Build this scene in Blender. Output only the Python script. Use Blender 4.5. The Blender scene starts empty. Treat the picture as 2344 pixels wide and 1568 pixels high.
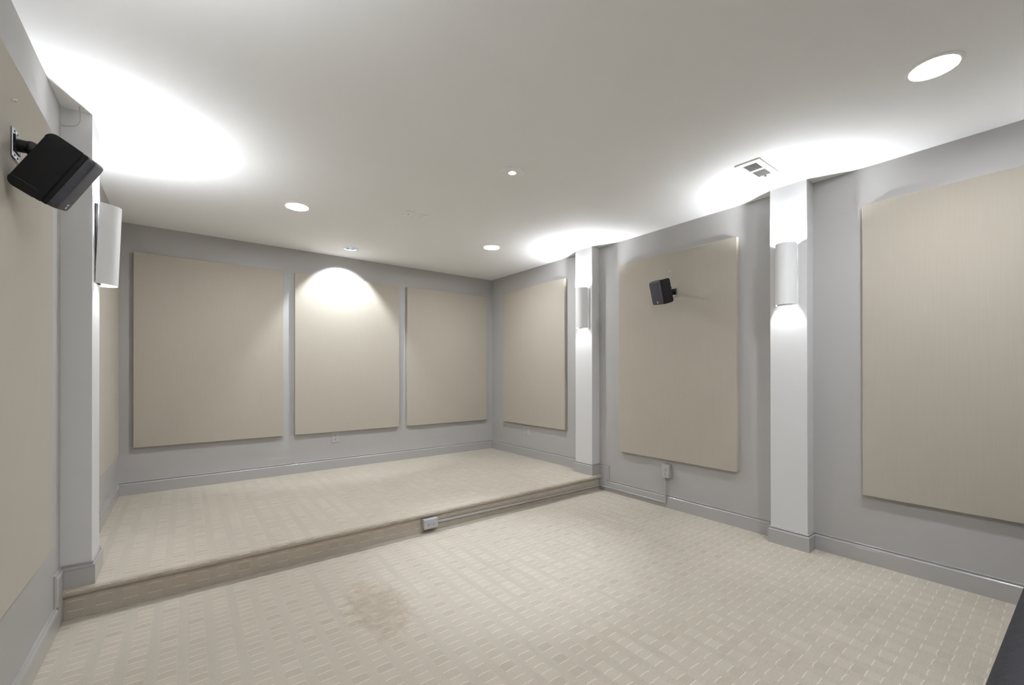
import bpy, bmesh, math
from mathutils import Vector, Matrix

S = bpy.context.scene
C = S.collection

# ------------------------------------------------------------------ camera
F, CY, YAW, PITCH, ROLL, CAMH = 979.5576, 851.7085, 0.6524, 0.0024, -0.0011, 1.1713
cam_data = bpy.data.cameras.new('camera')
cam_data.sensor_width = 36.0
cam_data.sensor_fit = 'HORIZONTAL'
cam_data.lens = F / 2344 * 36.0
cam_data.shift_y = (CY - 784.0) / 2344.0
cam_data.clip_start = 0.02
cam = bpy.data.objects.new('camera', cam_data)
C.objects.link(cam)
c_, s_ = math.cos(YAW), math.sin(YAW)
r1 = Vector((c_, -s_, 0)); f1 = Vector((s_, c_, 0)); u1 = Vector((0, 0, 1))
f2 = f1 * math.cos(PITCH) + u1 * math.sin(PITCH)
u2 = -f1 * math.sin(PITCH) + u1 * math.cos(PITCH)
r3 = r1 * math.cos(ROLL) + u2 * math.sin(ROLL)
u3 = -r1 * math.sin(ROLL) + u2 * math.cos(ROLL)
M = Matrix((r3, u3, -f2)).transposed().to_4x4()
M.translation = Vector((0, 0, CAMH))
cam.matrix_world = M
S.camera = cam

# ------------------------------------------------------------------ world, exposure, light strengths
w = bpy.data.worlds.new('world'); S.world = w
w.use_nodes = True
w.node_tree.nodes['Background'].inputs[0].default_value = (0.9, 0.92, 1.0, 1)
w.node_tree.nodes['Background'].inputs[1].default_value = 0.05
S.view_settings.view_transform = 'Standard'
S.view_settings.look = 'None'
S.view_settings.gamma = 1.0
S.view_settings.use_curve_mapping = False
S.view_settings.exposure = 1.12
S.cycles.use_denoising = True
S.cycles.max_bounces = 14
S.cycles.diffuse_bounces = 8
S.cycles.sample_clamp_indirect = 6.0
WAFER = 160.0        # emission strength of the round ceiling lamps
BULB = 2200.0        # emission strength of the sconce bulbs
EYE_W, GIM_W = 31.0, 54.0

# ------------------------------------------------------------------ room dimensions (metres)
XR, XL, XLF, YB, YF = 3.3411, -0.47, -0.4478, 4.8258, -3.1
H, HP, BBH, BT = 2.44, 0.1473, 0.1113, 0.0134
PD = 0.1083
P1B, P1A = 2.9136, 3.1406      # far pilaster
P2B, P2A = 1.0519, 1.2729      # near pilaster

# ------------------------------------------------------------------ node helpers
class NT:
    def __init__(s, name):
        s.m = bpy.data.materials.new(name); s.m.use_nodes = True
        s.t = s.m.node_tree; s.b = s.t.nodes['Principled BSDF']
    def n(s, typ, **k):
        x = s.t.nodes.new(typ)
        for a, v in k.items(): setattr(x, a, v)
        return x
    def val(s, sock, v):
        if hasattr(v, 'links') or isinstance(v, bpy.types.NodeSocket): s.t.links.new(v, sock)
        else: sock.default_value = v
    def math(s, op, a, b=0.0, c=None):
        x = s.n('ShaderNodeMath', operation=op)
        s.val(x.inputs[0], a); s.val(x.inputs[1], b)
        if c is not None: s.val(x.inputs[2], c)
        return x.outputs[0]
    def mix(s, f, a, b, blend='MIX'):
        x = s.n('ShaderNodeMix', data_type='RGBA', blend_type=blend)
        s.val(x.inputs[0], f); s.val(x.inputs[6], a); s.val(x.inputs[7], b)
        return x.outputs[2]
    def noise(s, vec, scale, detail=2.0, rough=0.5):
        x = s.n('ShaderNodeTexNoise'); s.val(x.inputs['Vector'], vec)
        x.inputs['Scale'].default_value = scale; x.inputs['Detail'].default_value = detail
        x.inputs['Roughness'].default_value = rough
        return x.outputs['Fac']
    def step(s, x, lo, hi):
        r = s.n('ShaderNodeMapRange', interpolation_type='SMOOTHSTEP')
        s.val(r.inputs[0], x); r.inputs[1].default_value = lo; r.inputs[2].default_value = hi
        return r.outputs[0]
    def bump(s, h, strength, dist):
        x = s.n('ShaderNodeBump'); x.inputs['Strength'].default_value = strength
        x.inputs['Distance'].default_value = dist
        s.val(x.inputs['Height'], h); s.t.links.new(x.outputs[0], s.b.inputs['Normal'])
    def obj(s): return s.n('ShaderNodeTexCoord').outputs['Object']
    def pos(s): return s.n('ShaderNodeNewGeometry').outputs['Position']

def col(r, g, b): return (r, g, b, 1.0)

def plain(name, c, rough=0.5, metal=0.0, mottle=0.0, scale=30.0, bump=0.0, bscale=300.0, spec=0.5):
    k = NT(name); k.b.inputs['Roughness'].default_value = rough; k.b.inputs['Metallic'].default_value = metal
    k.b.inputs['Specular IOR Level'].default_value = spec
    p = k.pos()
    nz = k.noise(p, scale, 3.0)
    lo = tuple(v * (1 - mottle) for v in c) + (1,); hi = tuple(min(1, v * (1 + mottle)) for v in c) + (1,)
    k.t.links.new(k.mix(nz, lo, hi), k.b.inputs['Base Color'])
    if bump: k.bump(k.noise(p, bscale, 4.0), bump, 0.002)
    return k.m

def emit(name, c, strength):
    k = NT(name); k.b.inputs['Base Color'].default_value = col(*c)
    k.b.inputs['Emission Color'].default_value = col(*c); k.b.inputs['Emission Strength'].default_value = strength
    return k.m

WALL = (0.437, 0.427, 0.420)
m_wall = plain('grey_wall_paint', WALL, 0.5, mottle=0.015, scale=2.0, bump=0.06, bscale=180, spec=0.35)
m_trim = plain('grey_semigloss_trim', (0.412, 0.403, 0.397), 0.17, mottle=0.01, scale=3.0, bump=0.01, bscale=60, spec=0.75)
m_pilaster = plain('light_grey_pilaster_paint', (0.66, 0.657, 0.66), 0.5, mottle=0.015, scale=2.0, bump=0.06, bscale=180, spec=0.35)
m_ceil = plain('white_ceiling_paint', (0.91, 0.915, 0.925), 0.7, mottle=0.012, scale=1.5, bump=0.03, bscale=200, spec=0.2)
m_white = plain('white_plastic', (0.95, 0.95, 0.945), 0.35, mottle=0.005)
m_shade = plain('matte_white_shade', (0.80, 0.80, 0.80), 0.55, mottle=0.01, scale=8.0, spec=0.3)
m_greyplastic = plain('painted_grey_metal', (0.46, 0.46, 0.465), 0.4, mottle=0.01)
m_black = plain('black_speaker_plastic', (0.009, 0.009, 0.0095), 0.42, mottle=0.06, scale=60, bump=0.10, bscale=900, spec=0.22)
m_pad = plain('black_rubber_pad', (0.009, 0.009, 0.010), 0.30, mottle=0.04, scale=60, spec=0.28)
m_gap = plain('dark_seam', (0.004, 0.004, 0.004), 0.8)
m_steel = plain('brushed_steel', (0.32, 0.32, 0.33), 0.38, metal=0.8, mottle=0.05)
m_chrome = plain('blued_reflector', (0.45, 0.48, 0.58), 0.16, metal=0.95, mottle=0.08, scale=80)
m_louver = plain('louver_shadow', (0.24, 0.235, 0.215), 0.6, mottle=0.03)
m_duct = plain('duct_dark', (0.10, 0.10, 0.09), 0.8)
m_socket = plain('dark_socket_slot', (0.03, 0.03, 0.03), 0.5)
m_bead = plain('pale_knob', (0.75, 0.72, 0.66), 0.3)
m_cord = plain('beige_cord', (0.50, 0.44, 0.36), 0.6)
m_logo = plain('silver_badge', (0.75, 0.75, 0.76), 0.3, metal=0.3)
m_logo2 = plain('gold_badge', (0.70, 0.52, 0.36), 0.35, metal=0.3)
m_led = emit('lamp_diffuser', (0.93, 0.965, 1.0), WAFER)
m_bulb = emit('sconce_bulb', (0.93, 0.965, 1.0), BULB)
m_bulb2 = emit('sconce_lower_bulb', (0.955, 0.975, 1.0), 1050.0)
m_spotbulb = emit('spot_bulb', (0.95, 0.97, 1.0), 18.0)

def fabric():
    k = NT('beige_panel_fabric'); k.b.inputs['Roughness'].default_value = 0.92
    k.b.inputs['Specular IOR Level'].default_value = 0.15
    k.b.inputs['Sheen Weight'].default_value = 0.15
    p = k.pos()
    sx = k.n('ShaderNodeSeparateXYZ'); k.t.links.new(p, sx.inputs[0])
    hz = k.math('SINE', k.math('MULTIPLY', sx.outputs[2], 2 * math.pi / 0.0023))
    xy = k.math('ADD', sx.outputs[0], sx.outputs[1])
    vt = k.math('SINE', k.math('MULTIPLY', xy, 2 * math.pi / 0.0023))
    weave = k.math('MULTIPLY', hz, vt)
    m1 = k.n('ShaderNodeMapping'); m1.inputs['Scale'].default_value = (60, 60, 1.2); k.t.links.new(p, m1.inputs[0])
    streak = k.noise(m1.outputs[0], 4.0, 2.0)
    f = k.math('ADD', k.math('MULTIPLY', streak, 0.8), k.math('MULTIPLY', k.noise(p, 1.7, 2.0), 0.4))
    a = k.mix(f, col(0.40, 0.362, 0.305), col(0.455, 0.415, 0.352))
    a = k.mix(k.math('MULTIPLY', k.math('ADD', weave, 1.0), 0.04), a, col(0.30, 0.26, 0.20))
    k.t.links.new(a, k.b.inputs['Base Color'])
    k.bump(weave, 0.15, 0.0004)
    return k.m
m_fabric = fabric()

def carpet():
    """loop-and-cut carpet: columns of plush squares split by pale dashes, ribbed columns between"""
    k = NT('patterned_beige_carpet'); k.b.inputs['Roughness'].default_value = 0.95
    k.b.inputs['Specular IOR Level'].default_value = 0.1; k.b.inputs['Sheen Weight'].default_value = 0.2
    uvn = k.n('ShaderNodeUVMap'); uvn.uv_map = 'uv'
    uv = uvn.outputs[0]
    sx = k.n('ShaderNodeSeparateXYZ'); k.t.links.new(uv, sx.inputs[0])
    U, V = sx.outputs[0], sx.outputs[1]
    wob = k.math('MULTIPLY', k.math('SUBTRACT', k.noise(uv, 22.0, 2.0), 0.5), 0.006)
    pr = k.math('GREATER_THAN', k.math('FRACT', k.math('MULTIPLY', k.math('FLOOR', k.math('ADD', k.math('DIVIDE', V, 0.0478), 0.5)), 0.5)), 0.25)
    tt = k.math('DIVIDE', k.math('SUBTRACT', k.math('FRACT', k.math('DIVIDE', U, 0.0985)), 0.3), 0.3)
    arc = k.math('MULTIPLY', k.math('MULTIPLY', k.math('MINIMUM', k.math('MULTIPLY', tt, tt), 1.0), 0.0034), pr)
    V2 = k.math('ADD', k.math('ADD', V, wob), arc)
    wob2 = k.math('MULTIPLY', k.math('SUBTRACT', k.noise(uv, 35.0, 1.0), 0.5), 0.010)
    U2 = k.math('ADD', U, wob2)
    un = k.math('DIVIDE', U2, 0.0985); vn = k.math('DIVIDE', V2, 0.0478)
    uf = k.math('FRACT', un); vf = k.math('FRACT', vn)
    A = k.math('MULTIPLY', k.step(uf, 0.0, 0.05), k.math('SUBTRACT', 1.0, k.step(uf, 0.58, 0.64)))
    dc = k.math('ABSOLUTE', k.math('SUBTRACT', vf, 0.5))             # 0.5 on a dash line
    dash = k.math('MULTIPLY', k.step(dc, 0.440, 0.472), A)
    # every second row of squares is looser and a touch darker
    par = k.math('GREATER_THAN', k.math('FRACT', k.math('MULTIPLY', k.math('FLOOR', vn), 0.5)), 0.25)
    cmb = k.n('ShaderNodeCombineXYZ'); k.t.links.new(k.math('FLOOR', un), cmb.inputs[0]); k.t.links.new(k.math('FLOOR', vn), cmb.inputs[1])
    wn = k.n('ShaderNodeTexWhiteNoise', noise_dimensions='2D'); k.t.links.new(cmb.outputs[0], wn.inputs[0])
    rnd = wn.outputs[0]
    rib = k.math('SINE', k.math('MULTIPLY', V2, 2 * math.pi / 0.0048))
    ribm = k.math('MULTIPLY', k.math('MULTIPLY', k.math('ADD', rib, 1.0), 0.5), k.math('SUBTRACT', 1.0, A))
    fib = k.noise(uv, 330.0, 4.0, 0.75)
    cA = k.mix(rnd, CARP_A1, CARP_A2)
    cA = k.mix(k.math('MULTIPLY', par, 0.30), cA, CARP_B)
    cB = k.mix(k.math('MULTIPLY', ribm, 0.36), CARP_B, CARP_RIB)
    c = k.mix(A, cB, cA)
    c = k.mix(k.math('MULTIPLY', dash, 0.9), c, CARP_D)
    c = k.mix(k.math('MULTIPLY', k.step(fib, 0.38, 0.64), 0.38), c, col(0.26, 0.22, 0.17))
    c = k.mix(k.math('MULTIPLY', k.step(k.noise(uv, 130.0, 3.0, 0.7), 0.40, 0.68), 0.14), c, col(0.28, 0.24, 0.185))
    # broad wear
    wear = k.noise(uv, 1.6, 3.0)
    c = k.mix(k.math('MULTIPLY', k.step(wear, 0.35, 0.7), 0.12), c, col(0.36, 0.32, 0.26))
    # brown spill on the lower floor
    p = k.pos(); sp = k.n('ShaderNodeSeparateXYZ'); k.t.links.new(p, sp.inputs[0])
    ex = k.math('DIVIDE', k.math('SUBTRACT', sp.outputs[0], 0.77), 0.17)
    ey = k.math('DIVIDE', k.math('SUBTRACT', sp.outputs[1], 2.12), 0.34)
    rr = k.math('ADD', k.math('MULTIPLY', ex, ex), k.math('MULTIPLY', ey, ey))
    rr = k.math('ADD', rr, k.math('MULTIPLY', k.math('SUBTRACT', k.noise(p, 16.0, 5.0, 0.75), 0.5), 3.6))
    spill = k.math('MULTIPLY', k.math('SUBTRACT', 1.0, k.step(rr, -0.1, 1.1)), k.math('LESS_THAN', sp.outputs[2], 0.02))
    c = k.mix(k.math("MULTIPLY", spill, 0.46), c, col(0.27, 0.205, 0.135))
    k.t.links.new(c, k.b.inputs['Base Color'])
    h = k.math('ADD', k.math('MULTIPLY', A, 0.5), k.math('MULTIPLY', ribm, 0.55))
    h = k.math('ADD', h, k.math('MULTIPLY', fib, 0.5))
    h = k.math('SUBTRACT', h, k.math('MULTIPLY', dash, 0.15))
    k.bump(h, 0.55, 0.003)
    return k.m
CARP_A1, CARP_A2 = col(0.485, 0.433, 0.357), col(0.560, 0.508, 0.427)
CARP_B, CARP_RIB, CARP_D = col(0.590, 0.540, 0.460), col(0.36, 0.315, 0.250), col(0.76, 0.71, 0.62)
m_carpet = carpet()

def leather():
    k = NT('black_leather'); k.b.inputs['Roughness'].default_value = 0.5
    k.b.inputs['Specular IOR Level'].default_value = 0.22
    p = k.pos()
    k.t.links.new(k.mix(k.noise(p, 14.0, 4.0), col(0.011, 0.0108, 0.015), col(0.019, 0.0185, 0.026)), k.b.inputs['Base Color'])
    v = k.n('ShaderNodeTexVoronoi', feature='DISTANCE_TO_EDGE'); v.inputs['Scale'].default_value = 420; k.t.links.new(p, v.inputs['Vector'])
    h = k.math('ADD', k.math('MULTIPLY', k.step(v.outputs[0], 0.0, 0.25), 0.12), k.math('MULTIPLY', k.noise(p, 16.0, 3.0), 1.2))
    k.bump(h, 0.5, 0.006)
    return k.m
m_leather = leather()

def grille():
    k = NT('dark_grille_cloth'); k.b.inputs['Roughness'].default_value = 0.6
    p = k.obj()
    nz = k.noise(p, 260.0, 3.0, 0.6)
    k.t.links.new(k.mix(nz, col(0.022, 0.022, 0.028), col(0.068, 0.068, 0.085)), k.b.inputs['Base Color'])
    k.bump(k.noise(p, 320.0, 3.0), 0.6, 0.002)
    return k.m
m_grille = grille()

# ------------------------------------------------------------------ mesh helpers
def link(name, bm, mat, parent=None, smooth=False, bevel=0.0, seg=2, angle=40):
    bmesh.ops.recalc_face_normals(bm, faces=bm.faces)
    me = bpy.data.meshes.new(name); bm.to_mesh(me); bm.free()
    me.materials.append(mat)
    o = bpy.data.objects.new(name, me); C.objects.link(o)
    if parent: o.parent = parent
    if bevel:
        b = o.modifiers.new('edge', 'BEVEL'); b.width = bevel; b.segments = seg; b.limit_method = 'ANGLE'; b.angle_limit = math.radians(35)
    if smooth:
        for pl in me.polygons: pl.use_smooth = True
        if smooth != 'all':
            me.set_sharp_from_angle(angle=math.radians(angle))
    return o

def box(bm, x0, x1, y0, y1, z0, z1):
    r = bmesh.ops.create_cube(bm, size=1.0)
    for v in r['verts']:
        v.co = Vector(((x0 + x1) / 2 + v.co.x * (x1 - x0), (y0 + y1) / 2 + v.co.y * (y1 - y0), (z0 + z1) / 2 + v.co.z * (z1 - z0)))
    return r['verts']

def boxobj(name, dims, mat, parent=None, bevel=0.0, seg=2, smooth=False):
    bm = bmesh.new(); box(bm, *dims); return link(name, bm, mat, parent, bevel=bevel, seg=seg, smooth=smooth)

def prism(bm, loop, axis, a0, a1):
    """extrude a closed 2D loop along an axis; loop holds the two other coordinates in xyz order"""
    def P(q, a):
        return {'x': (a, q[0], q[1]), 'y': (q[0], a, q[1]), 'z': (q[0], q[1], a)}[axis]
    A = [bm.verts.new(P(q, a0)) for q in loop]; B = [bm.verts.new(P(q, a1)) for q in loop]
    bm.faces.new(A); bm.faces.new(B[::-1])
    n = len(loop)
    for i in range(n): bm.faces.new((A[i], B[i], B[(i + 1) % n], A[(i + 1) % n]))

def lathe(bm, prof, n=48, a0=0.0, a1=2 * math.pi, M=None):
    """prof: (radius, z) pairs round the z axis"""
    full = abs(a1 - a0 - 2 * math.pi) < 1e-6
    k = n if full else n + 1
    rings = []
    for r, z in prof:
        ring = []
        for i in range(k):
            t = a0 + (a1 - a0) * i / n
            v = Vector((r * math.cos(t), r * math.sin(t), z))
            ring.append(bm.verts.new(M @ v if M else v))
        rings.append(ring)
    for a, b in zip(rings, rings[1:]):
        for i in range(k if full else k - 1):
            j = (i + 1) % k
            try: bm.faces.new((a[i], a[j], b[j], b[i]))
            except ValueError: pass
    return rings

def cyl(bm, p0, p1, r, n=20, r1=None):
    p0, p1 = Vector(p0), Vector(p1); d = p1 - p0
    Mx = d.to_track_quat('Z', 'Y').to_matrix().to_4x4(); Mx.translation = p0
    R = lathe(bm, [(r, 0), (r if r1 is None else r1, d.length)], n, M=Mx)
    bm.faces.new(R[0][::-1]); bm.faces.new(R[1])

def tube(bm, pts, r, n=8):
    pts = [Vector(p) for p in pts]; rings = []
    for i, p in enumerate(pts):
        d = (pts[min(i + 1, len(pts) - 1)] - pts[max(i - 1, 0)]).normalized()
        q = d.to_track_quat('Z', 'Y').to_matrix()
        rings.append([bm.verts.new(p + q @ Vector((r * math.cos(2 * math.pi * j / n), r * math.sin(2 * math.pi * j / n), 0))) for j in range(n)])
    for a, b in zip(rings, rings[1:]):
        for j in range(n): bm.faces.new((a[j], a[(j + 1) % n], b[(j + 1) % n], b[j]))
    bm.faces.new(rings[0][::-1]); bm.faces.new(rings[-1])

def ball(bm, c, r, u=16, v=10):
    bmesh.ops.create_uvsphere(bm, u_segments=u, v_segments=v, radius=r, matrix=Matrix.Translation(c))

def structure(o, label=None):
    o['kind'] = 'structure'
    if label: o['label'] = label
    return o

def tag(o, label, cat, group=None):
    o['label'] = label; o['category'] = cat
    if group: o['group'] = group
    return o

def thing(name, loc, label, cat, group=None):
    o = bpy.data.objects.new(name, None); o.empty_display_size = 0.05; C.objects.link(o)
    o.location = loc
    return tag(o, label, cat, group)

def dup(root, loc, label):
    r = root.copy(); C.objects.link(r); r.location = loc; r['label'] = label
    for ch in list(root.children):
        c = ch.copy(); C.objects.link(c); c.parent = r
        for g in ch.children:
            d = g.copy(); C.objects.link(d); d.parent = c
    return r

# ------------------------------------------------------------------ room shell
T = 0.12
structure(boxobj('wall_back', (XL - T, XR + T, YB, YB + T, 0, H), m_wall), 'grey painted back wall behind the carpeted platform')
structure(boxobj('wall_right', (XR, XR + T, YF, YB, 0, H), m_wall), 'grey painted right side wall')
bm = bmesh.new()
prism(bm, [(XL - T, YF), (XL, YF), (XL, P1B + 0.1), (XLF, P1B + 0.1), (XLF, YB), (XL - T, YB)], 'z', 0, H)
structure(link('wall_left', bm, m_wall), 'grey painted left side wall')
structure(boxobj('wall_front', (XL - T, XR + T, YF - T, YF, 0, H), m_wall), 'grey painted wall opposite the platform')

# lower floor, with its pattern in the mesh's own uv map
bm = bmesh.new()
box(bm, XL - T, XR + T, YF - T, YB, -0.1, 0.0)
uvl = bm.loops.layers.uv.new('uv')
for f in bm.faces:
    for l in f.loops: l[uvl].uv = (l.vert.co.x - 0.012, l.vert.co.y - 1.0645)
structure(link('floor', bm, m_carpet), 'beige patterned carpet of the lower floor')

# raised platform with a rolled carpet nosing
nr, ny, ry = 0.018, 2.896, 2.903          # nosing radius, its centre line, riser plane
path = [(YB, HP), (3.9, HP), (3.2, HP), (ny + 0.02, HP)]
zc = HP - nr
for i in range(13):
    t = math.pi / 2 + math.pi * i / 12
    path.append((ny + nr * math.cos(t), zc + nr * math.sin(t)))
path += [(ry, HP - 2 * nr), (ry + 0.001, 0.07), (ry + 0.001, 0.03), (ry, 0.0)]
dist = [0.0]
for a, b in zip(path, path[1:]): dist.append(dist[-1] + math.hypot(a[0] - b[0], a[1] - b[1]))
tot = dist[-1]
bm = bmesh.new(); uvl = bm.loops.layers.uv.new('uv')
xs = [XL + 0.0005 + (XR - XL - 0.001) * i / 60 for i in range(61)]
grid = []
for i, (y, z) in enumerate(path):
    grid.append([bm.verts.new((x, y, z + 0.0)) for x in xs])
vert_v = {}
for i, row in enumerate(grid):
    for j, v in enumerate(row): vert_v[v] = (xs[j] - 0.045, (tot - dist[i]) - 0.037 + (0.0228 if i < 17 else 0.0))
for i in range(len(grid) - 1):
    for j in range(60):
        f = bm.faces.new((grid[i][j], grid[i][j + 1], grid[i + 1][j + 1], grid[i + 1][j])); f.smooth = True
for j in (0, 60):
    a = bm.verts.new((xs[j], YB, 0.0)); vert_v[a] = (0, 0)
    bm.faces.new([g[j] for g in grid] + [a])
for f in bm.faces:
    for l in f.loops: l[uvl].uv = vert_v[l.vert]
bmesh.ops.remove_doubles(bm, verts=bm.verts, dist=1e-6)
pf = link('floor_platform', bm, m_carpet)
pf.data.set_sharp_from_angle(angle=math.radians(50))
structure(pf, 'raised platform covered in the beige carpet, with rolled step edge')

# ceiling slab with real holes for the two recessed spots
EYE, GIM = (1.338, 4.463), (1.640, 2.142)
bm = bmesh.new(); box(bm, XL - T, XR + T, YF - T, YB + T, H, H + 0.12)
ceil = link('ceiling', bm, m_ceil)
cutters = []
for (x, y), r in ((EYE, 0.064), (GIM, 0.024)):
    bm = bmesh.new(); cyl(bm, (x, y, H - 0.05), (x, y, H + 0.2), r, 48)
    cutters.append(link('cutter', bm, m_ceil))
for k in cutters:
    b = ceil.modifiers.new('hole', 'BOOLEAN'); b.operation = 'DIFFERENCE'; b.object = k; b.solver = 'EXACT'
bpy.context.view_layer.update()
dg = bpy.context.evaluated_depsgraph_get()
newme = bpy.data.meshes.new_from_object(ceil.evaluated_get(dg))
ceil.modifiers.clear(); ceil.data = newme
for k in cutters: bpy.data.objects.remove(k, do_unlink=True)
structure(ceil, 'smooth off-white painted ceiling')

# ------------------------------------------------------------------ baseboards
PROF = [(0.0, BBH), (0.0058, BBH), (0.0076, BBH - 0.0014), (0.0080, BBH - 0.0040), (0.0066, BBH - 0.0064), (0.0032, BBH - 0.0078),
        (0.0028, BBH - 0.0122), (0.0058, BBH - 0.0132), (0.0096, BBH - 0.0154), (0.0122, BBH - 0.0188), (0.0131, BBH - 0.0225),
        (0.0129, BBH - 0.0250), (0.0116, BBH - 0.0262), (BT, BBH - 0.0276), (BT, 0.0), (0.0, 0.0)]

def baseboard(bm, pts, z0):
    """pts: plan polyline of the wall face, room on its left side; mitred at the bends"""
    P = [Vector(p) for p in pts]; n = len(P); rows = []
    for i, p in enumerate(P):
        d0 = (P[i] - P[i - 1]).normalized() if i else None
        d1 = (P[i + 1] - P[i]).normalized() if i < n - 1 else None
        n0 = Vector((-d0.y, d0.x)) if d0 else None; n1 = Vector((-d1.y, d1.x)) if d1 else None
        if n0 is None: off = n1
        elif n1 is None: off = n0
        else:
            m = (n0 + n1).normalized(); off = m / max(0.3, m.dot(n0))
        rows.append([bm.verts.new((p.x + off.x * q, p.y + off.y * q, z0 + z)) for q, z in PROF])
    k = len(PROF)
    for a, b in zip(rows, rows[1:]):
        for j in range(k): bm.faces.new((a[j], a[(j + 1) % k], b[(j + 1) % k], b[j]))
    bm.faces.new(rows[0]); bm.faces.new(rows[-1][::-1])

XP = XR - PD
bm = bmesh.new()
baseboard(bm, [(XR, P1A), (XR, YB), (XLF, YB), (XLF, P1A)], HP)
structure(link('baseboard_back', bm, m_trim, smooth=True, angle=30), 'grey moulded baseboard round the platform')
YEND = 2.779                                   # where the raised piece beside the step ends

def step_return(bm, xw, sgn, y0, y1, ztop):
    """flat board beside the step, its moulding turned down the near edge"""
    def X(d): return xw - sgn * d
    box(bm, min(X(0), X(0.0026)), max(X(0), X(0.0026)), y0 + 0.003, y1, 0.0, ztop - 0.003)
    box(bm, min(X(0), X(BT)), max(X(0), X(BT)), y0 + 0.0278, y1, 0.0, ztop - 0.0278)
    # horizontal moulding on top
    prof = PROF[:14] + [(0.0, BBH - 0.0276)]
    A = [bm.verts.new((X(q), y1, ztop - BBH + z)) for q, z in prof]
    B = [bm.verts.new((X(q), y0 + (BBH - z), ztop - BBH + z)) for q, z in prof]
    Cc = [bm.verts.new((X(q), y0 + (BBH - z), BBH)) for q, z in prof]
    k = len(prof)
    for a, b in ((A, B), (B, Cc)):
        for j in range(k): bm.faces.new((a[j], a[(j + 1) % k], b[(j + 1) % k], b[j]))
    bm.faces.new(A); bm.faces.new(Cc[::-1])

# right wall, lower floor
bm = bmesh.new()
baseboard(bm, [(XR, P2A), (XR, YEND + 0.031)], 0.0)
step_return(bm, XR, 1, YEND, P1B - BT, HP + BBH)
baseboard(bm, [(XR, YF), (XR, -2.671)], 0.0); baseboard(bm, [(XR, -2.450), (XR, -0.811)], 0.0); baseboard(bm, [(XR, -0.590), (XR, P2B)], 0.0)
structure(link('baseboard_right', bm, m_trim, smooth=True, angle=30), 'grey moulded baseboard along the right wall')
bm = bmesh.new()
PL2B, PL2A = 1.0519, 1.2789
baseboard(bm, [(XL, YEND + 0.031), (XL, PL2A)], 0.0)
step_return(bm, XL, -1, YEND, P1B - BT, HP + BBH)
baseboard(bm, [(XL, PL2B), (XL, -0.590)], 0.0); baseboard(bm, [(XL, -0.811), (XL, -2.450)], 0.0); baseboard(bm, [(XL, -2.671), (XL, YF)], 0.0)
structure(link('baseboard_left', bm, m_trim, smooth=True, angle=30), 'grey moulded baseboard along the left wall')
bm = bmesh.new(); baseboard(bm, [(XL + BT, YF), (XR - BT, YF)], 0.0)
structure(link('baseboard_front', bm, m_trim, smooth=True, angle=30), 'grey moulded baseboard opposite the platform')

def pilaster(idx, xw, sgn, y0, y1, z0, label):
    xf = xw - sgn * PD
    o = boxobj('trim_%d' % idx, (min(xw, xf), max(xw, xf), y0, y1, z0, H), m_pilaster)
    structure(o, label)
    bm = bmesh.new()
    pts = [(xw, y0), (xf, y0), (xf, y1), (xw, y1)]
    if sgn < 0: pts = pts[::-1]
    baseboard(bm, pts, z0)
    link('plinth', bm, m_trim, o, smooth=True, angle=30)
    return xf
pilaster(1, XR, 1, P1B, P1A, HP, 'grey wall pilaster on the right wall standing on the platform edge')
pilaster(2, XR, 1, P2B, P2A, 0.0, 'grey wall pilaster on the right wall standing on the lower floor')
XLP = XL + 0.1096
pilaster(3, XL, -1, 2.9102, 3.137, HP, 'grey wall pilaster on the left wall at the platform edge')
pilaster(4, XL, -1, PL2B, PL2A, 0.0, 'added unseen grey wall pilaster on the left wall standing on the lower floor')  # out of view, added to carry an extra sconce

pilaster(5, XR, 1, -0.811, -0.590, 0.0, 'added unseen grey wall pilaster on the right wall beside the sofa')  # this pilaster and those below are unseen, added with the extra sconces
pilaster(6, XL, -1, -0.811, -0.590, 0.0, 'added unseen grey wall pilaster on the left wall level with the sofa')
pilaster(7, XR, 1, -2.671, -2.450, 0.0, 'added unseen grey wall pilaster on the right wall nearest the front wall')
pilaster(8, XL, -1, -2.671, -2.450, 0.0, 'added unseen grey wall pilaster on the left wall nearest the front wall')

# ------------------------------------------------------------------ acoustic panels
G = 'beige fabric acoustic panels on the walls'
def panel(dims, label):
    o = boxobj('acoustic_panel', dims, m_fabric, bevel=0.003, seg=2)
    tag(o, label, 'acoustic panel', G)
PT = 0.038
panel((-0.3457, 0.7816, YB - PT, YB - 0.0005, 0.5448, 2.1967), 'beige fabric panel on back wall beside the left corner, shaded at its top')
panel((0.8862, 1.9951, YB - PT, YB - 0.0005, 0.5448, 2.1967), 'beige fabric panel in middle of back wall, washed by the ceiling spotlight')
panel((2.0947, 3.2277, YB - PT, YB - 0.0005, 0.5448, 2.1967), 'beige fabric panel on back wall beside the right corner')
panel((XR - PT, XR - 0.0005, 3.3749, 4.5174, 0.5444, 2.2122), 'beige fabric panel on right wall above the platform, two outlet plates under it')
panel((XR - PT, XR - 0.0005, 1.5345, 2.6365, 0.4207, 2.2007), 'beige fabric panel on right wall with a small black speaker mounted on it')
panel((XR - PT, XR - 0.0005, -0.42, 0.7815, 0.4207, 2.2007), 'large beige fabric panel on right wall, cut off by the picture edge')
panel((XL + 0.0005, XL + 0.0451, 1.36, 2.5005, 0.4567, 2.1463), 'beige fabric panel on left wall behind the large black speaker')
panel((XLF + 0.0005, XLF + 0.012, 3.35, YB - 0.016, 0.497, 2.18), 'narrow-looking beige fabric panel on left wall beyond the pilaster and sconce')

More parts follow.
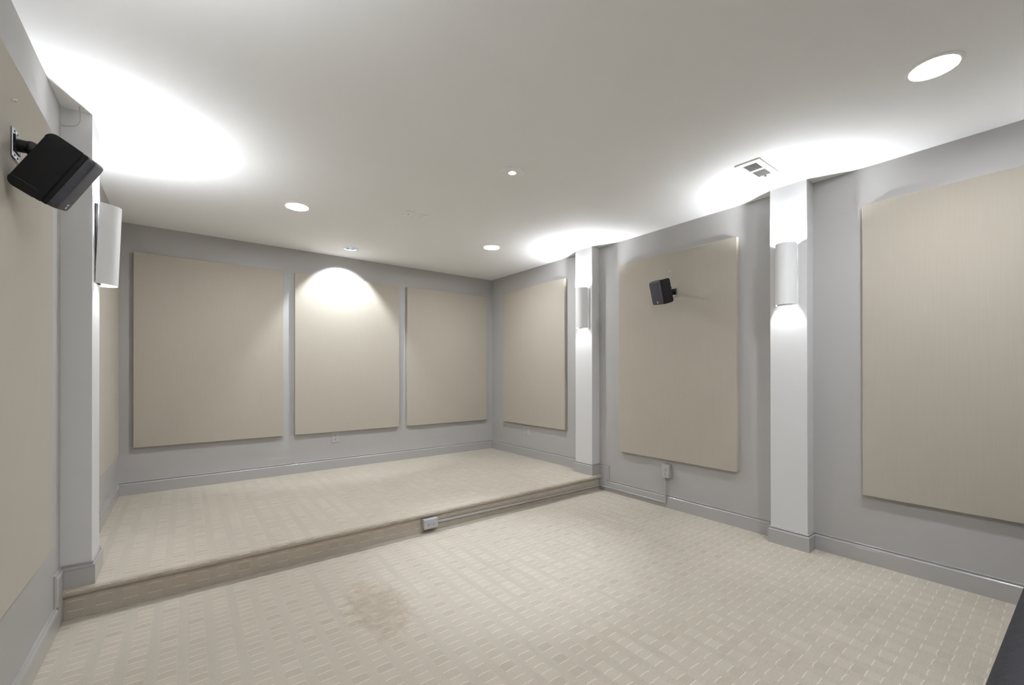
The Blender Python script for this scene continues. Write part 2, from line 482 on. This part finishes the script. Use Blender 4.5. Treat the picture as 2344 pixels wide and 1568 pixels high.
# ------------------------------------------------------------------ wall sconces
def sconce(y, xf, sgn, label, tilt=0.0, src=None):
    """half-oval shade open at both ends; sgn -1: faces -X, +1: faces +X"""
    root = thing('wall_sconce', (xf, y, 1.832), label, 'wall light', 'white half-oval sconces on the pilasters')
    a, b, hh, th, off = 0.063, 0.080, 0.205, 0.003, 0.009
    bm = bmesh.new(); n = 40
    for r0, (aa, bb) in enumerate(((a, b), (a - th, b - th))):
        pass
    ring = []
    for (aa, bb) in ((a, b), (a - th, b - th)):
        for z in (-hh, hh):
            ring.append([bm.verts.new((sgn * (off + bb * math.sin(math.pi * i / n)), aa * math.cos(math.pi * i / n), z)) for i in range(n + 1)])
    ob, ot, ib, it = ring
    for A, B in ((ob, ot), (it, ib), (ot, it), (ib, ob)):
        for i in range(n): bm.faces.new((A[i], A[i + 1], B[i + 1], B[i]))
    for i in (0, n): bm.faces.new((ob[i], ot[i], it[i], ib[i]))
    sh = link('shade', bm, m_shade, root, smooth=True, angle=40)
    sh.rotation_euler = (0, tilt, 0)
    x0, x1 = sorted((0.0, sgn * 0.013))
    boxobj('back_plate', (x0, x1, -0.056, 0.056, -0.198, 0.198), m_gap, root, bevel=0.001)['label'] = 'dark back plate'
    for z, k, r in ((0.138, 1, 0.0185), (-0.085, -1, 0.0125)):
        bm = bmesh.new(); q0, q1 = sorted((sgn * 0.012, sgn * 0.056))
        box(bm, q0, q1, -0.014, 0.014, z - k * 0.024 - 0.012, z - k * 0.024 + 0.012)
        link('lamp_holder', bm, m_white, root, bevel=0.002)
        bm = bmesh.new()
        if k > 0:                      # upright capsule reaching almost to the rim
            cyl(bm, (sgn * 0.044, 0, 0.125), (sgn * 0.044, 0, 0.186), 0.0095, 16)
            ball(bm, (sgn * 0.044, 0, 0.186), 0.0095)
        else:
            ball(bm, (sgn * 0.044, 0, z), r)
        link('bulb', bm, m_bulb if k > 0 else m_bulb2, root, smooth='all')
    return root
s1 = sconce(1.168, XP - 0.0, -1, 'white half-oval wall sconce on right-wall pilaster that stands on the lower floor')
s2 = dup(s1, (XP, 3.025, 1.832), 'white half-oval wall sconce on right-wall pilaster at the far end of the step')
s3 = sconce(3.035, XLP, 1, 'white half-oval wall sconce on left-wall pilaster, beyond the large black speaker', tilt=0.035)
s4 = dup(s3, (XL + PD, 1.165, 1.832), 'added unseen white half-oval wall sconce on the left-wall pilaster that stands on the lower floor')  # out of view, added to help light the room
s5 = dup(s1, (XP, -0.70, 1.832), 'added unseen white half-oval wall sconce on the right-wall pilaster beside the sofa')  # unseen sconce behind the camera, added to brighten the ceiling
s7 = dup(s1, (XP, -2.56, 1.832), 'added unseen white half-oval wall sconce on the right-wall pilaster nearest the front wall')  # extra unseen pair near the front wall, added for ambient light
s8 = dup(s3, (XL + PD, -2.56, 1.832), 'added unseen white half-oval wall sconce on the left-wall pilaster in the front corner')  # other half of the added front pair
s6 = dup(s3, (XL + PD, -0.70, 1.832), 'added unseen white half-oval wall sconce on the left-wall pilaster level with the sofa')  # unseen sconce opposite, also added for ceiling light

# ------------------------------------------------------------------ ceiling lamps
def wafer(x, y, label):
    root = thing('ceiling_light', (x, y, H), label, 'ceiling light', 'round flat white lamps in the ceiling')
    bm = bmesh.new()
    lathe(bm, [(0.0765, -0.0035), (0.078, -0.006), (0.086, -0.0055), (0.0905, -0.003), (0.091, -0.0003), (0.0765, -0.0003), (0.0765, -0.0035)], 64)
    link('trim_ring', bm, m_white, root, smooth=True)
    bm = bmesh.new(); R = lathe(bm, [(0.0765, -0.0030), (0.05, -0.0040), (0.02, -0.0044)], 64); bm.faces.new(R[-1])
    link('diffuser', bm, m_led, root, smooth='all')
    return root
w1 = wafer(2.469, 0.345, 'large-looking round ceiling light nearest the panel cut off by picture edge')
dup(w1, (0.676, 3.572, H), 'round ceiling light above the platform, near the left-wall sconce')
dup(w1, (2.452, 3.545, H), 'round ceiling light above the platform, near the far right-wall sconce')
dup(w1, (0.676, 0.345, H), 'added unseen round ceiling light over the lower floor beside the left wall')  # out-of-view lamp added for light, spaced like the visible ones

# recessed eyeball spot by the back wall
root = thing('recessed_spotlight', (EYE[0], EYE[1], H), 'recessed ceiling spotlight with bluish reflector, close to back wall', 'spotlight')
bm = bmesh.new(); lathe(bm, [(0.058, 0.004), (0.058, -0.003), (0.062, -0.006), (0.074, -0.0045), (0.078, -0.0003), (0.062, -0.0003), (0.062, 0.004), (0.058, 0.004)], 56)
link('trim_ring', bm, m_white, root, smooth=True)
bm = bmesh.new(); R = lathe(bm, [(0.0585, 0.002), (0.055, 0.03), (0.045, 0.065), (0.028, 0.085)], 56); bm.faces.new(R[-1])
rf = link('reflector', bm, m_chrome, root, smooth=True); rf['label'] = 'bluish mirror reflector'
bm = bmesh.new(); ball(bm, (0, -0.005, 0.045), 0.018)
link('bulb', bm, m_spotbulb, root, smooth='all')
def spot(name, loc, target, power, ang, blend, r, parent, colr=(1, 1, 1)):
    L = bpy.data.lights.new(name, 'SPOT'); L.energy = power; L.spot_size = ang; L.spot_blend = blend; L.shadow_soft_size = r; L.color = colr
    o = bpy.data.objects.new(name, L); C.objects.link(o); o.parent = parent
    o.location = loc; o.rotation_euler = Vector(target).to_track_quat('-Z', 'Y').to_euler()
spot('spot_beam', (0, 0, -0.010), (0, 0.5, -0.866), EYE_W, math.radians(88), 0.38, 0.012, root, (0.87, 0.945, 1.0))

# pinhole downlight
root = thing('pinhole_downlight', (GIM[0], GIM[1], H), 'round white pinhole downlight with broad plate, mid ceiling', 'downlight')
bm = bmesh.new(); lathe(bm, [(0.0225, 0.0), (0.0225, -0.004), (0.025, -0.007), (0.072, -0.008), (0.0755, -0.006), (0.0755, 0.0), (0.0225, 0.0)], 64)
bmesh.ops.translate(bm, verts=bm.verts, vec=(0, 0, -0.0003))
link('cover_plate', bm, m_white, root, smooth=True)
bm = bmesh.new(); R = lathe(bm, [(0.0232, -0.001), (0.022, 0.02), (0.015, 0.036)], 40); bm.faces.new(R[-1])
link('reflector', bm, m_steel, root, smooth=True)
bm = bmesh.new(); ball(bm, (0, 0, 0.010), 0.0115)
link('bulb', bm, m_spotbulb, root, smooth='all')
spot('spot_beam', (0, 0, -0.012), (-0.01, 0.03, -1), GIM_W, math.radians(50), 0.9, 0.012, root, (0.84, 0.90, 1.0))

# ------------------------------------------------------------------ ceiling vent and plates
root = thing('ceiling_vent', (2.826, 1.187, H), 'white rectangular ceiling register with two louvred openings, near the right wall', 'air vent')
vx, vy = 0.1405, 0.0715
bm = bmesh.new()
# frame built from bars round two openings
zt, zb = -0.0003, -0.007
ox = (-0.104, -0.006, 0.016, 0.118); oy = 0.039
box(bm, -vx, ox[0], -vy, vy, zb, zt); box(bm, ox[1], ox[2], -oy, oy, zb, zt); box(bm, ox[3], vx, -vy, vy, zb, zt)
box(bm, ox[0], ox[3], oy, vy, zb, zt); box(bm, ox[0], ox[3], -vy, -oy, zb, zt)
link('frame', bm, m_white, root)
boxobj('backing', (ox[0], ox[3], -oy, oy, -0.0012, -0.0004), m_duct, root)
for a, b in ((ox[0], ox[1]), (ox[2], ox[3])):
    bm = bmesh.new(); nsl = 9
    for i in range(nsl):
        yy = -oy + (i + 0.5) * 2 * oy / nsl
        vs = box(bm, a, b, yy - 0.0036, yy + 0.0036, -0.0005, 0.0005)
        bmesh.ops.rotate(bm, verts=vs, cent=(0, yy, 0), matrix=Matrix.Rotation(math.radians(28), 3, 'X'))
        bmesh.ops.translate(bm, verts=vs, vec=(0, 0, -0.0042))
    link('louvre', bm, m_louver, root)
boxobj('damper_lever', (0.121, 0.127, -0.006, 0.006, -0.014, -0.006), m_steel, root)

pr = thing('ceiling_plate', (1.4085, 3.199, H), 'small white square ceiling plate with a hole in its centre', 'cover plate', 'pair of small white plates in the ceiling')
bm = bmesh.new(); box(bm, -0.034, 0.034, -0.058, 0.058, -0.005, -0.0003); link('plate', bm, m_white, pr, bevel=0.002)
bm = bmesh.new(); cyl(bm, (0, 0, -0.0056), (0, 0, -0.0045), 0.006, 16); link('hole', bm, m_socket, pr)
pr2 = thing('ceiling_plate', (1.518, 3.201, H), 'small white square ceiling plate with fine perforations, no centre hole', 'cover plate', 'pair of small white plates in the ceiling')
bm = bmesh.new(); box(bm, -0.037, 0.037, -0.056, 0.056, -0.005, -0.0003); link('plate', bm, m_white, pr2, bevel=0.002)
bm = bmesh.new()
for i in range(5):
    for j in range(8):
        cyl(bm, (-0.020 + i * 0.010, -0.035 + j * 0.010, -0.0054), (-0.020 + i * 0.010, -0.035 + j * 0.010, -0.0046), 0.0014, 6)
link('perforation', bm, m_louver, pr2)

# ------------------------------------------------------------------ outlets
def outlet_face(root, w, h, horizontal=False):
    """sockets and screw in the local YZ plane, facing -X at x=0"""
    for k in (-1, 1):
        bm = bmesh.new()
        cy, cz = (k * 0.020, 0) if horizontal else (0, k * 0.020)
        R = lathe(bm, [(0.0145, -0.0003), (0.0145, -0.0016), (0.0135, -0.0022)], 24, M=Matrix.Translation((0, cy, cz)) @ Matrix.Rotation(math.pi / 2, 4, 'Y'))
        bm.faces.new(R[-1])
        so = link('socket', bm, m_greyplastic, root, smooth=True)
        bm = bmesh.new()
        for dy, dz, sy, sz in ((-0.005, 0.003, 0.0012, 0.0042), (0.005, 0.003, 0.0012, 0.0036), (0, -0.006, 0.0024, 0.0024)):
            if horizontal: dy, dz, sy, sz = dz, dy, sz, sy
            box(bm, -0.0028, -0.0016, cy + dy - sy, cy + dy + sy, cz + dz - sz, cz + dz + sz)
        link('slot', bm, m_socket, so)
    for q, z in (((-0.045, 0.020), (0.045, 0.020)) if horizontal else ((0.0, 0.0),)):
        bm = bmesh.new(); cyl(bm, (-0.0018, q, z), (0, q, z), 0.0026, 12)
        link('screw', bm, m_steel, root)

# duplex outlet on back wall
root = thing('wall_outlet', (1.288, YB - 0.006, 0.482), 'grey duplex outlet plate on back wall under the spotlit panel', 'outlet')
boxobj('cover_plate', (0.0, 0.0055, -0.035, 0.035, -0.056, 0.056), m_greyplastic, root, bevel=0.0015)
outlet_face(root, 0, 0); root.rotation_euler = (0, 0, math.pi / 2)
# two plates on right wall
root = thing('wall_plate', (XR - 0.006, 4.112, 0.466), 'grey wall plate with a small jack, farther of the pair under the platform panel', 'wall plate')
boxobj('cover_plate', (0, 0.0055, -0.035, 0.035, -0.056, 0.056), m_greyplastic, root, bevel=0.0015)
bm = bmesh.new(); cyl(bm, (-0.010, 0.004, 0.004), (0, 0.004, 0.004), 0.0045, 14); link('jack', bm, m_steel, root)
root = thing('wall_plate', (XR - 0.006, 4.032, 0.464), 'grey blank wall plate, nearer of the pair under the platform panel', 'wall plate')
boxobj('cover_plate', (0, 0.0055, -0.037, 0.037, -0.056, 0.056), m_greyplastic, root, bevel=0.0015)
for z in (-0.042, 0.042):
    bm = bmesh.new(); cyl(bm, (-0.0015, 0, z), (0, 0, z), 0.0026, 12)
    link('screw', bm, m_steel, root)
# surface box on right wall
root = thing('surface_outlet_box', (XR - 0.044, 2.136, 0.322), 'grey surface-mounted outlet box on right wall under the speaker panel', 'outlet box')
boxobj('housing', (0.004, 0.0435, -0.034, 0.034, -0.056, 0.056), m_wall, root, bevel=0.004, seg=3, smooth=True)
boxobj('cover_plate', (0.0, 0.0038, -0.035, 0.035, -0.057, 0.057), m_wall, root, bevel=0.0018)
outlet_face(root, 0, 0)
# surface box on the step
root = thing('surface_outlet_box', (1.4335, 2.851, 0.070), 'light grey surface outlet box mounted sideways on the carpeted step', 'outlet box')
boxobj('housing', (0.006, 0.0505, -0.054, 0.054, -0.034, 0.034), m_greyplastic, root, bevel=0.003, seg=3, smooth=True)
boxobj('cover_plate', (0.0, 0.0058, -0.056, 0.056, -0.0355, 0.0355), m_greyplastic, root, bevel=0.0028, seg=3, smooth=True)
outlet_face(root, 0, 0, True)
root.rotation_euler = (0, 0, math.pi / 2)
root.rotation_euler[2] = math.pi / 2

# raceway from wall box, down and along to the step box
RX0, RX1 = XR - BT - 0.014, XR - BT - 0.0003
root = thing('cable_raceway', (XR - BT - 0.007, 2.5, 0.04), 'thin grey cable raceway dropping from wall outlet box and running along baseboard', 'cable raceway')
def rel(dims, o): return tuple(d - o[i // 2] for i, d in enumerate(dims))
o3 = (XR - BT - 0.007, 2.5, 0.04)
boxobj('vertical_run', rel((RX0, XR - BT - 0.0003, 2.147, 2.161, 0.034, 0.2645), o3), m_trim, root, bevel=0.003, seg=3, smooth=True)
boxobj('horizontal_run', rel((RX0 + 0.0005, RX1 - 0.0002, 2.161, 2.888, 0.0345, 0.0495), o3), m_trim, root, bevel=0.004, seg=3, smooth=True)
root = thing('cable_raceway', (2.4, 2.893, 0.05), 'thin grey cable raceway running along the carpeted step to the sideways outlet box', 'cable raceway')
bm = bmesh.new()
vs = box(bm, 1.4905 - 2.4, XR - BT - 0.0145 - 2.4, -0.0075, 0.0085, -0.0075, 0.0075)
for v in vs:
    v.co.z += 0.009 if v.co.x < 0 else -0.008
link('run', bm, m_trim, root, bevel=0.003, seg=3, smooth=True)

# ------------------------------------------------------------------ speakers
def rrect(a, b, r, n=6):
    """rounded rectangle, half sizes a x b"""
    pts = []
    for cx, cy, t0 in ((a - r, b - r, 0), (-a + r, b - r, 90), (-a + r, -b + r, 180), (a - r, -b + r, 270)):
        for i in range(n + 1):
            t = math.radians(t0 + 90 * i / n); pts.append((cx + r * math.cos(t), cy + r * math.sin(t)))
    return pts

def speaker(loc, rot, mount, wallx, sgn, label, near):
    """front is local +x, side faces are +-y"""
    W2, H2, D2 = 0.119 / 2, 0.194 / 2, 0.119 / 2
    root = thing('wall_speaker', loc, label, 'speaker', 'small black bracket speakers on the side-wall panels')
    root.rotation_euler = rot
    bm = bmesh.new()
    # rear shell: rounded in profile, split from the front shell by a recessed waist
    loop = []
    for x, z in rrect(D2, H2, 0.021, 8): loop.append((x, z))
    rear = [(min(x, 0.024), z) for x, z in loop]
    clean = []
    for q in rear:
        if not clean or (abs(q[0] - clean[-1][0]) + abs(q[1] - clean[-1][1])) > 1e-5: clean.append(q)
    prism(bm, clean, 'y', -W2, W2)
    link('cabinet', bm, m_black, root, bevel=0.0035, seg=3, smooth=True)
    # dark waist between shells
    boxobj('waist', (0.0235, 0.0265, -W2 + 0.0025, W2 - 0.0025, -H2 + 0.003, H2 - 0.003), m_gap, root, bevel=0.002)['label'] = 'recessed seam'
    bm = bmesh.new()
    prism(bm, [(0.026, -H2 + 0.001), (0.0395, -H2 + 0.001), (0.0395, H2 - 0.001), (0.026, H2 - 0.001)], 'y', -W2, W2)
    link('front_bezel', bm, m_black, root, bevel=0.003, seg=3, smooth=True)
    # grille with curved front
    bm = bmesh.new(); outer = []
    prof = rrect(W2 - 0.001, H2 - 0.002, 0.016, 6)
    layers = []
    for k in range(6):
        t = k / 5; sc = 1 - 0.20 * t ** 2.2; x = 0.0395 + (D2 - 0.0395 + 0.001) * math.sin(t * math.pi / 2)
        layers.append([bm.verts.new((x, y * sc, z * (1 - 0.09 * t ** 2.2))) for y, z in prof])
    for a, b in zip(layers, layers[1:]):
        for j in range(len(prof)): bm.faces.new((a[j], a[(j + 1) % len(prof)], b[(j + 1) % len(prof)], b[j]))
    bm.faces.new(layers[0][::-1]); bm.faces.new(layers[-1])
    link('grille', bm, m_grille, root, smooth=True, angle=50)
    # badge: small bar and dot near the bottom of the grille
    xg = D2 + 0.0006
    ybd = 0.012 * near
    boxobj('badge_bar', (xg, xg + 0.0012, ybd - 0.009, ybd + 0.009, -0.071, -0.067), m_logo, root)['label'] = 'small silver bar badge'
    bm = bmesh.new(); cyl(bm, (xg, ybd, -0.079), (xg + 0.0014, ybd, -0.079), 0.0055, 20)
    link('badge_dot', bm, m_logo2, root)['label'] = 'small round badge'
    # end pads wrapping the rear corners, on both sides
    for k, nm in ((1, 'top_pad'), (-1, 'bottom_pad')):
        bm = bmesh.new()
        lp = []
        pad = [q for q in rrect(D2 + 0.0012, H2 + 0.0012, 0.022, 8)]
        pts = [(x, z) for x, z in pad if z * k > 0.07 and x < 0.006]
        pts = sorted(pts, key=lambda q: math.atan2(q[1] * k - 0.0, q[0] + 0.0))
        inner = [(0.008, k * (H2 + 0.0012))] + [(x, z) for x, z in pts] + [(-D2 + 0.004, k * 0.070), (0.002, k * 0.070), (0.008, k * 0.076)]
        prism(bm, inner, 'y', -W2 - 0.0008, W2 + 0.0008)
        link(nm, bm, m_pad, root, smooth=True, bevel=0.0015, seg=2)
    # slot on each side
    for k in (-1, 1):
        y0, y1 = sorted((k * (W2 - 0.001), k * (W2 + 0.0006)))
        boxobj('side_slot', (0.006, 0.0085, y0, y1, -H2 + 0.014, 0.030), m_gap, root)
    # bracket
    inv = Matrix.LocRotScale(Vector(loc), root.rotation_euler.to_quaternion(), None).inverted()
    def L(p): return inv @ Vector(p)
    br = bpy.data.objects.new('bracket', None); C.objects.link(br); br.parent = root
    mt = Vector(mount)
    bm = bmesh.new()
    box(bm, *sorted((wallx, wallx + sgn * 0.005)), mt.y - 0.030, mt.y + 0.030, mt.z - 0.046, mt.z + 0.046)
    for v in bm.verts: v.co = L(v.co)
    link('wall_plate', bm, m_steel, br, bevel=0.002)['label'] = 'steel wall plate'
    bm = bmesh.new()
    box(bm, *sorted((wallx + sgn * 0.004, wallx + sgn * 0.010)), mt.y - 0.026, mt.y + 0.026, mt.z - 0.026, mt.z + 0.026)
    back = Matrix.LocRotScale(Vector(loc), root.rotation_euler.to_quaternion(), None) @ Vector((-D2 + 0.001, 0, 0))
    a = Vector((wallx + sgn * 0.008, mt.y, mt.z)); elbow = a + Vector((sgn * 0.030, 0, 0))
    cyl(bm, a, elbow, 0.019, 20)
    ball(bm, elbow, 0.021)
    cyl(bm, elbow, elbow + (back - elbow) * 0.55, 0.017, 20, 0.014)
    cyl(bm, elbow + (back - elbow) * 0.5, back, 0.008, 14)
    for v in bm.verts: v.co = L(v.co)
    link('swivel_arm', bm, m_black, br, smooth=True)
    for dy, dz in ((-0.015, 0.037), (0.015, 0.037), (-0.015, -0.037), (0.015, -0.037)):
        bm = bmesh.new()
        cyl(bm, L((wallx + sgn * 0.0048, mt.y + dy, mt.z + dz)), L((wallx + sgn * 0.0068, mt.y + dy, mt.z + dz)), 0.004, 12)
        link('screw', bm, m_socket, br)
    # lead
    bm = bmesh.new()
    p0 = Vector((wallx + sgn * 0.003, mt.y, mt.z - 0.045)); p3 = Matrix.LocRotScale(Vector(loc), root.rotation_euler.to_quaternion(), None) @ Vector((-D2 + 0.002, -0.03 * near, -0.06))
    q = []
    for i in range(13):
        t = i / 12; s = math.sin(math.pi * t)
        q.append(L(p0.lerp(p3, t) + Vector((sgn * 0.012 * s, 0, -0.035 * s))))
    tube(bm, q, 0.0016, 6)
    link('cable', bm, m_cord, root, smooth='all')['label'] = 'thin pale speaker wire'
    return root
speaker((-0.318, 1.943, 1.802), (0.254, 0.551, 0.054), (-0.425, 2.0, 1.885), XL + 0.0453, 1,
        'black bracket speaker tilted down from left-wall panel, seen large beside the pilaster', 1)
speaker((3.099, 2.045, 1.835), (-0.087, 0.304, 2.827), (3.303, 2.056, 1.86), XR - PT - 0.0002, -1,
        'small black bracket speaker on the right-wall panel above the grey outlet box', 1)

# pale screw heads left in the panels
def knob(x, y, z, sgn, label):
    bm = bmesh.new(); cyl(bm, (0, 0, 0), (sgn * 0.008, 0, 0), 0.003, 12); ball(bm, (sgn * 0.009, 0, 0), 0.0045, 12, 8)
    o = link('screw_hook', bm, m_bead, smooth='all'); o.location = (x, y, z); tag(o, label, 'screw', 'small screws left in the fabric panels')
knob(XR - PT + 0.0005, 2.089, 2.039, -1, 'tiny pale screw in right-wall panel above the small black speaker')
knob(XL + 0.0447, 1.981, 2.016, 1, 'small shiny screw in left-wall panel above the large black speaker')

# loose cord at the top of the left pilaster
bm = bmesh.new()
tube(bm, [(-0.400, 2.862, H - 0.001), (-0.399, 2.875, H - 0.03), (-0.402, 2.893, H - 0.055), (-0.412, 2.903, H - 0.072), (-0.43, 2.906, H - 0.082), (-0.450, 2.907, H - 0.088), (-0.468, 2.907, H - 0.09)], 0.0014, 6)
tag(link('loose_cord', bm, m_cord, smooth='all'), 'thin loose beige cord hanging at the ceiling corner of the left pilaster', 'cord')

# ------------------------------------------------------------------ sofa at the near right
root = thing('leather_sofa', (1.85, -0.35, 0.0), 'black leather sofa whose back edge shows at the lower right corner', 'sofa')
root.rotation_euler = (0, 0, -0.030)
SL = 1.045
def cushion(name, dims, r, mat=m_leather, sub=0):
    o = boxobj(name, dims, mat, root, bevel=r, seg=6, smooth='all'); return o
cushion('base', (-SL + 0.02, SL - 0.02, -0.40, 0.34, 0.06, 0.26), 0.02)
cushion('backrest', (-SL, SL, 0.17, 0.40, 0.10, 0.752), 0.040)
for k in (-1, 1):
    cushion('armrest', (*sorted((k * SL, k * (SL - 0.20))), -0.42, 0.168, 0.07, 0.60), 0.035)
    cushion('seat_cushion', (*sorted((k * 0.003, k * (SL - 0.203))), -0.40, 0.06, 0.262, 0.44), 0.035)
    cushion('back_cushion', (*sorted((k * 0.003, k * (SL - 0.203))), 0.0, 0.168, 0.442, 0.72), 0.035)
    for y in (-0.36, 0.33):
        bm = bmesh.new(); cyl(bm, (k * 0.95, y, 0.0), (k * 0.95, y, 0.07), 0.022, 16, 0.028); link('leg', bm, m_socket, root, smooth=True)
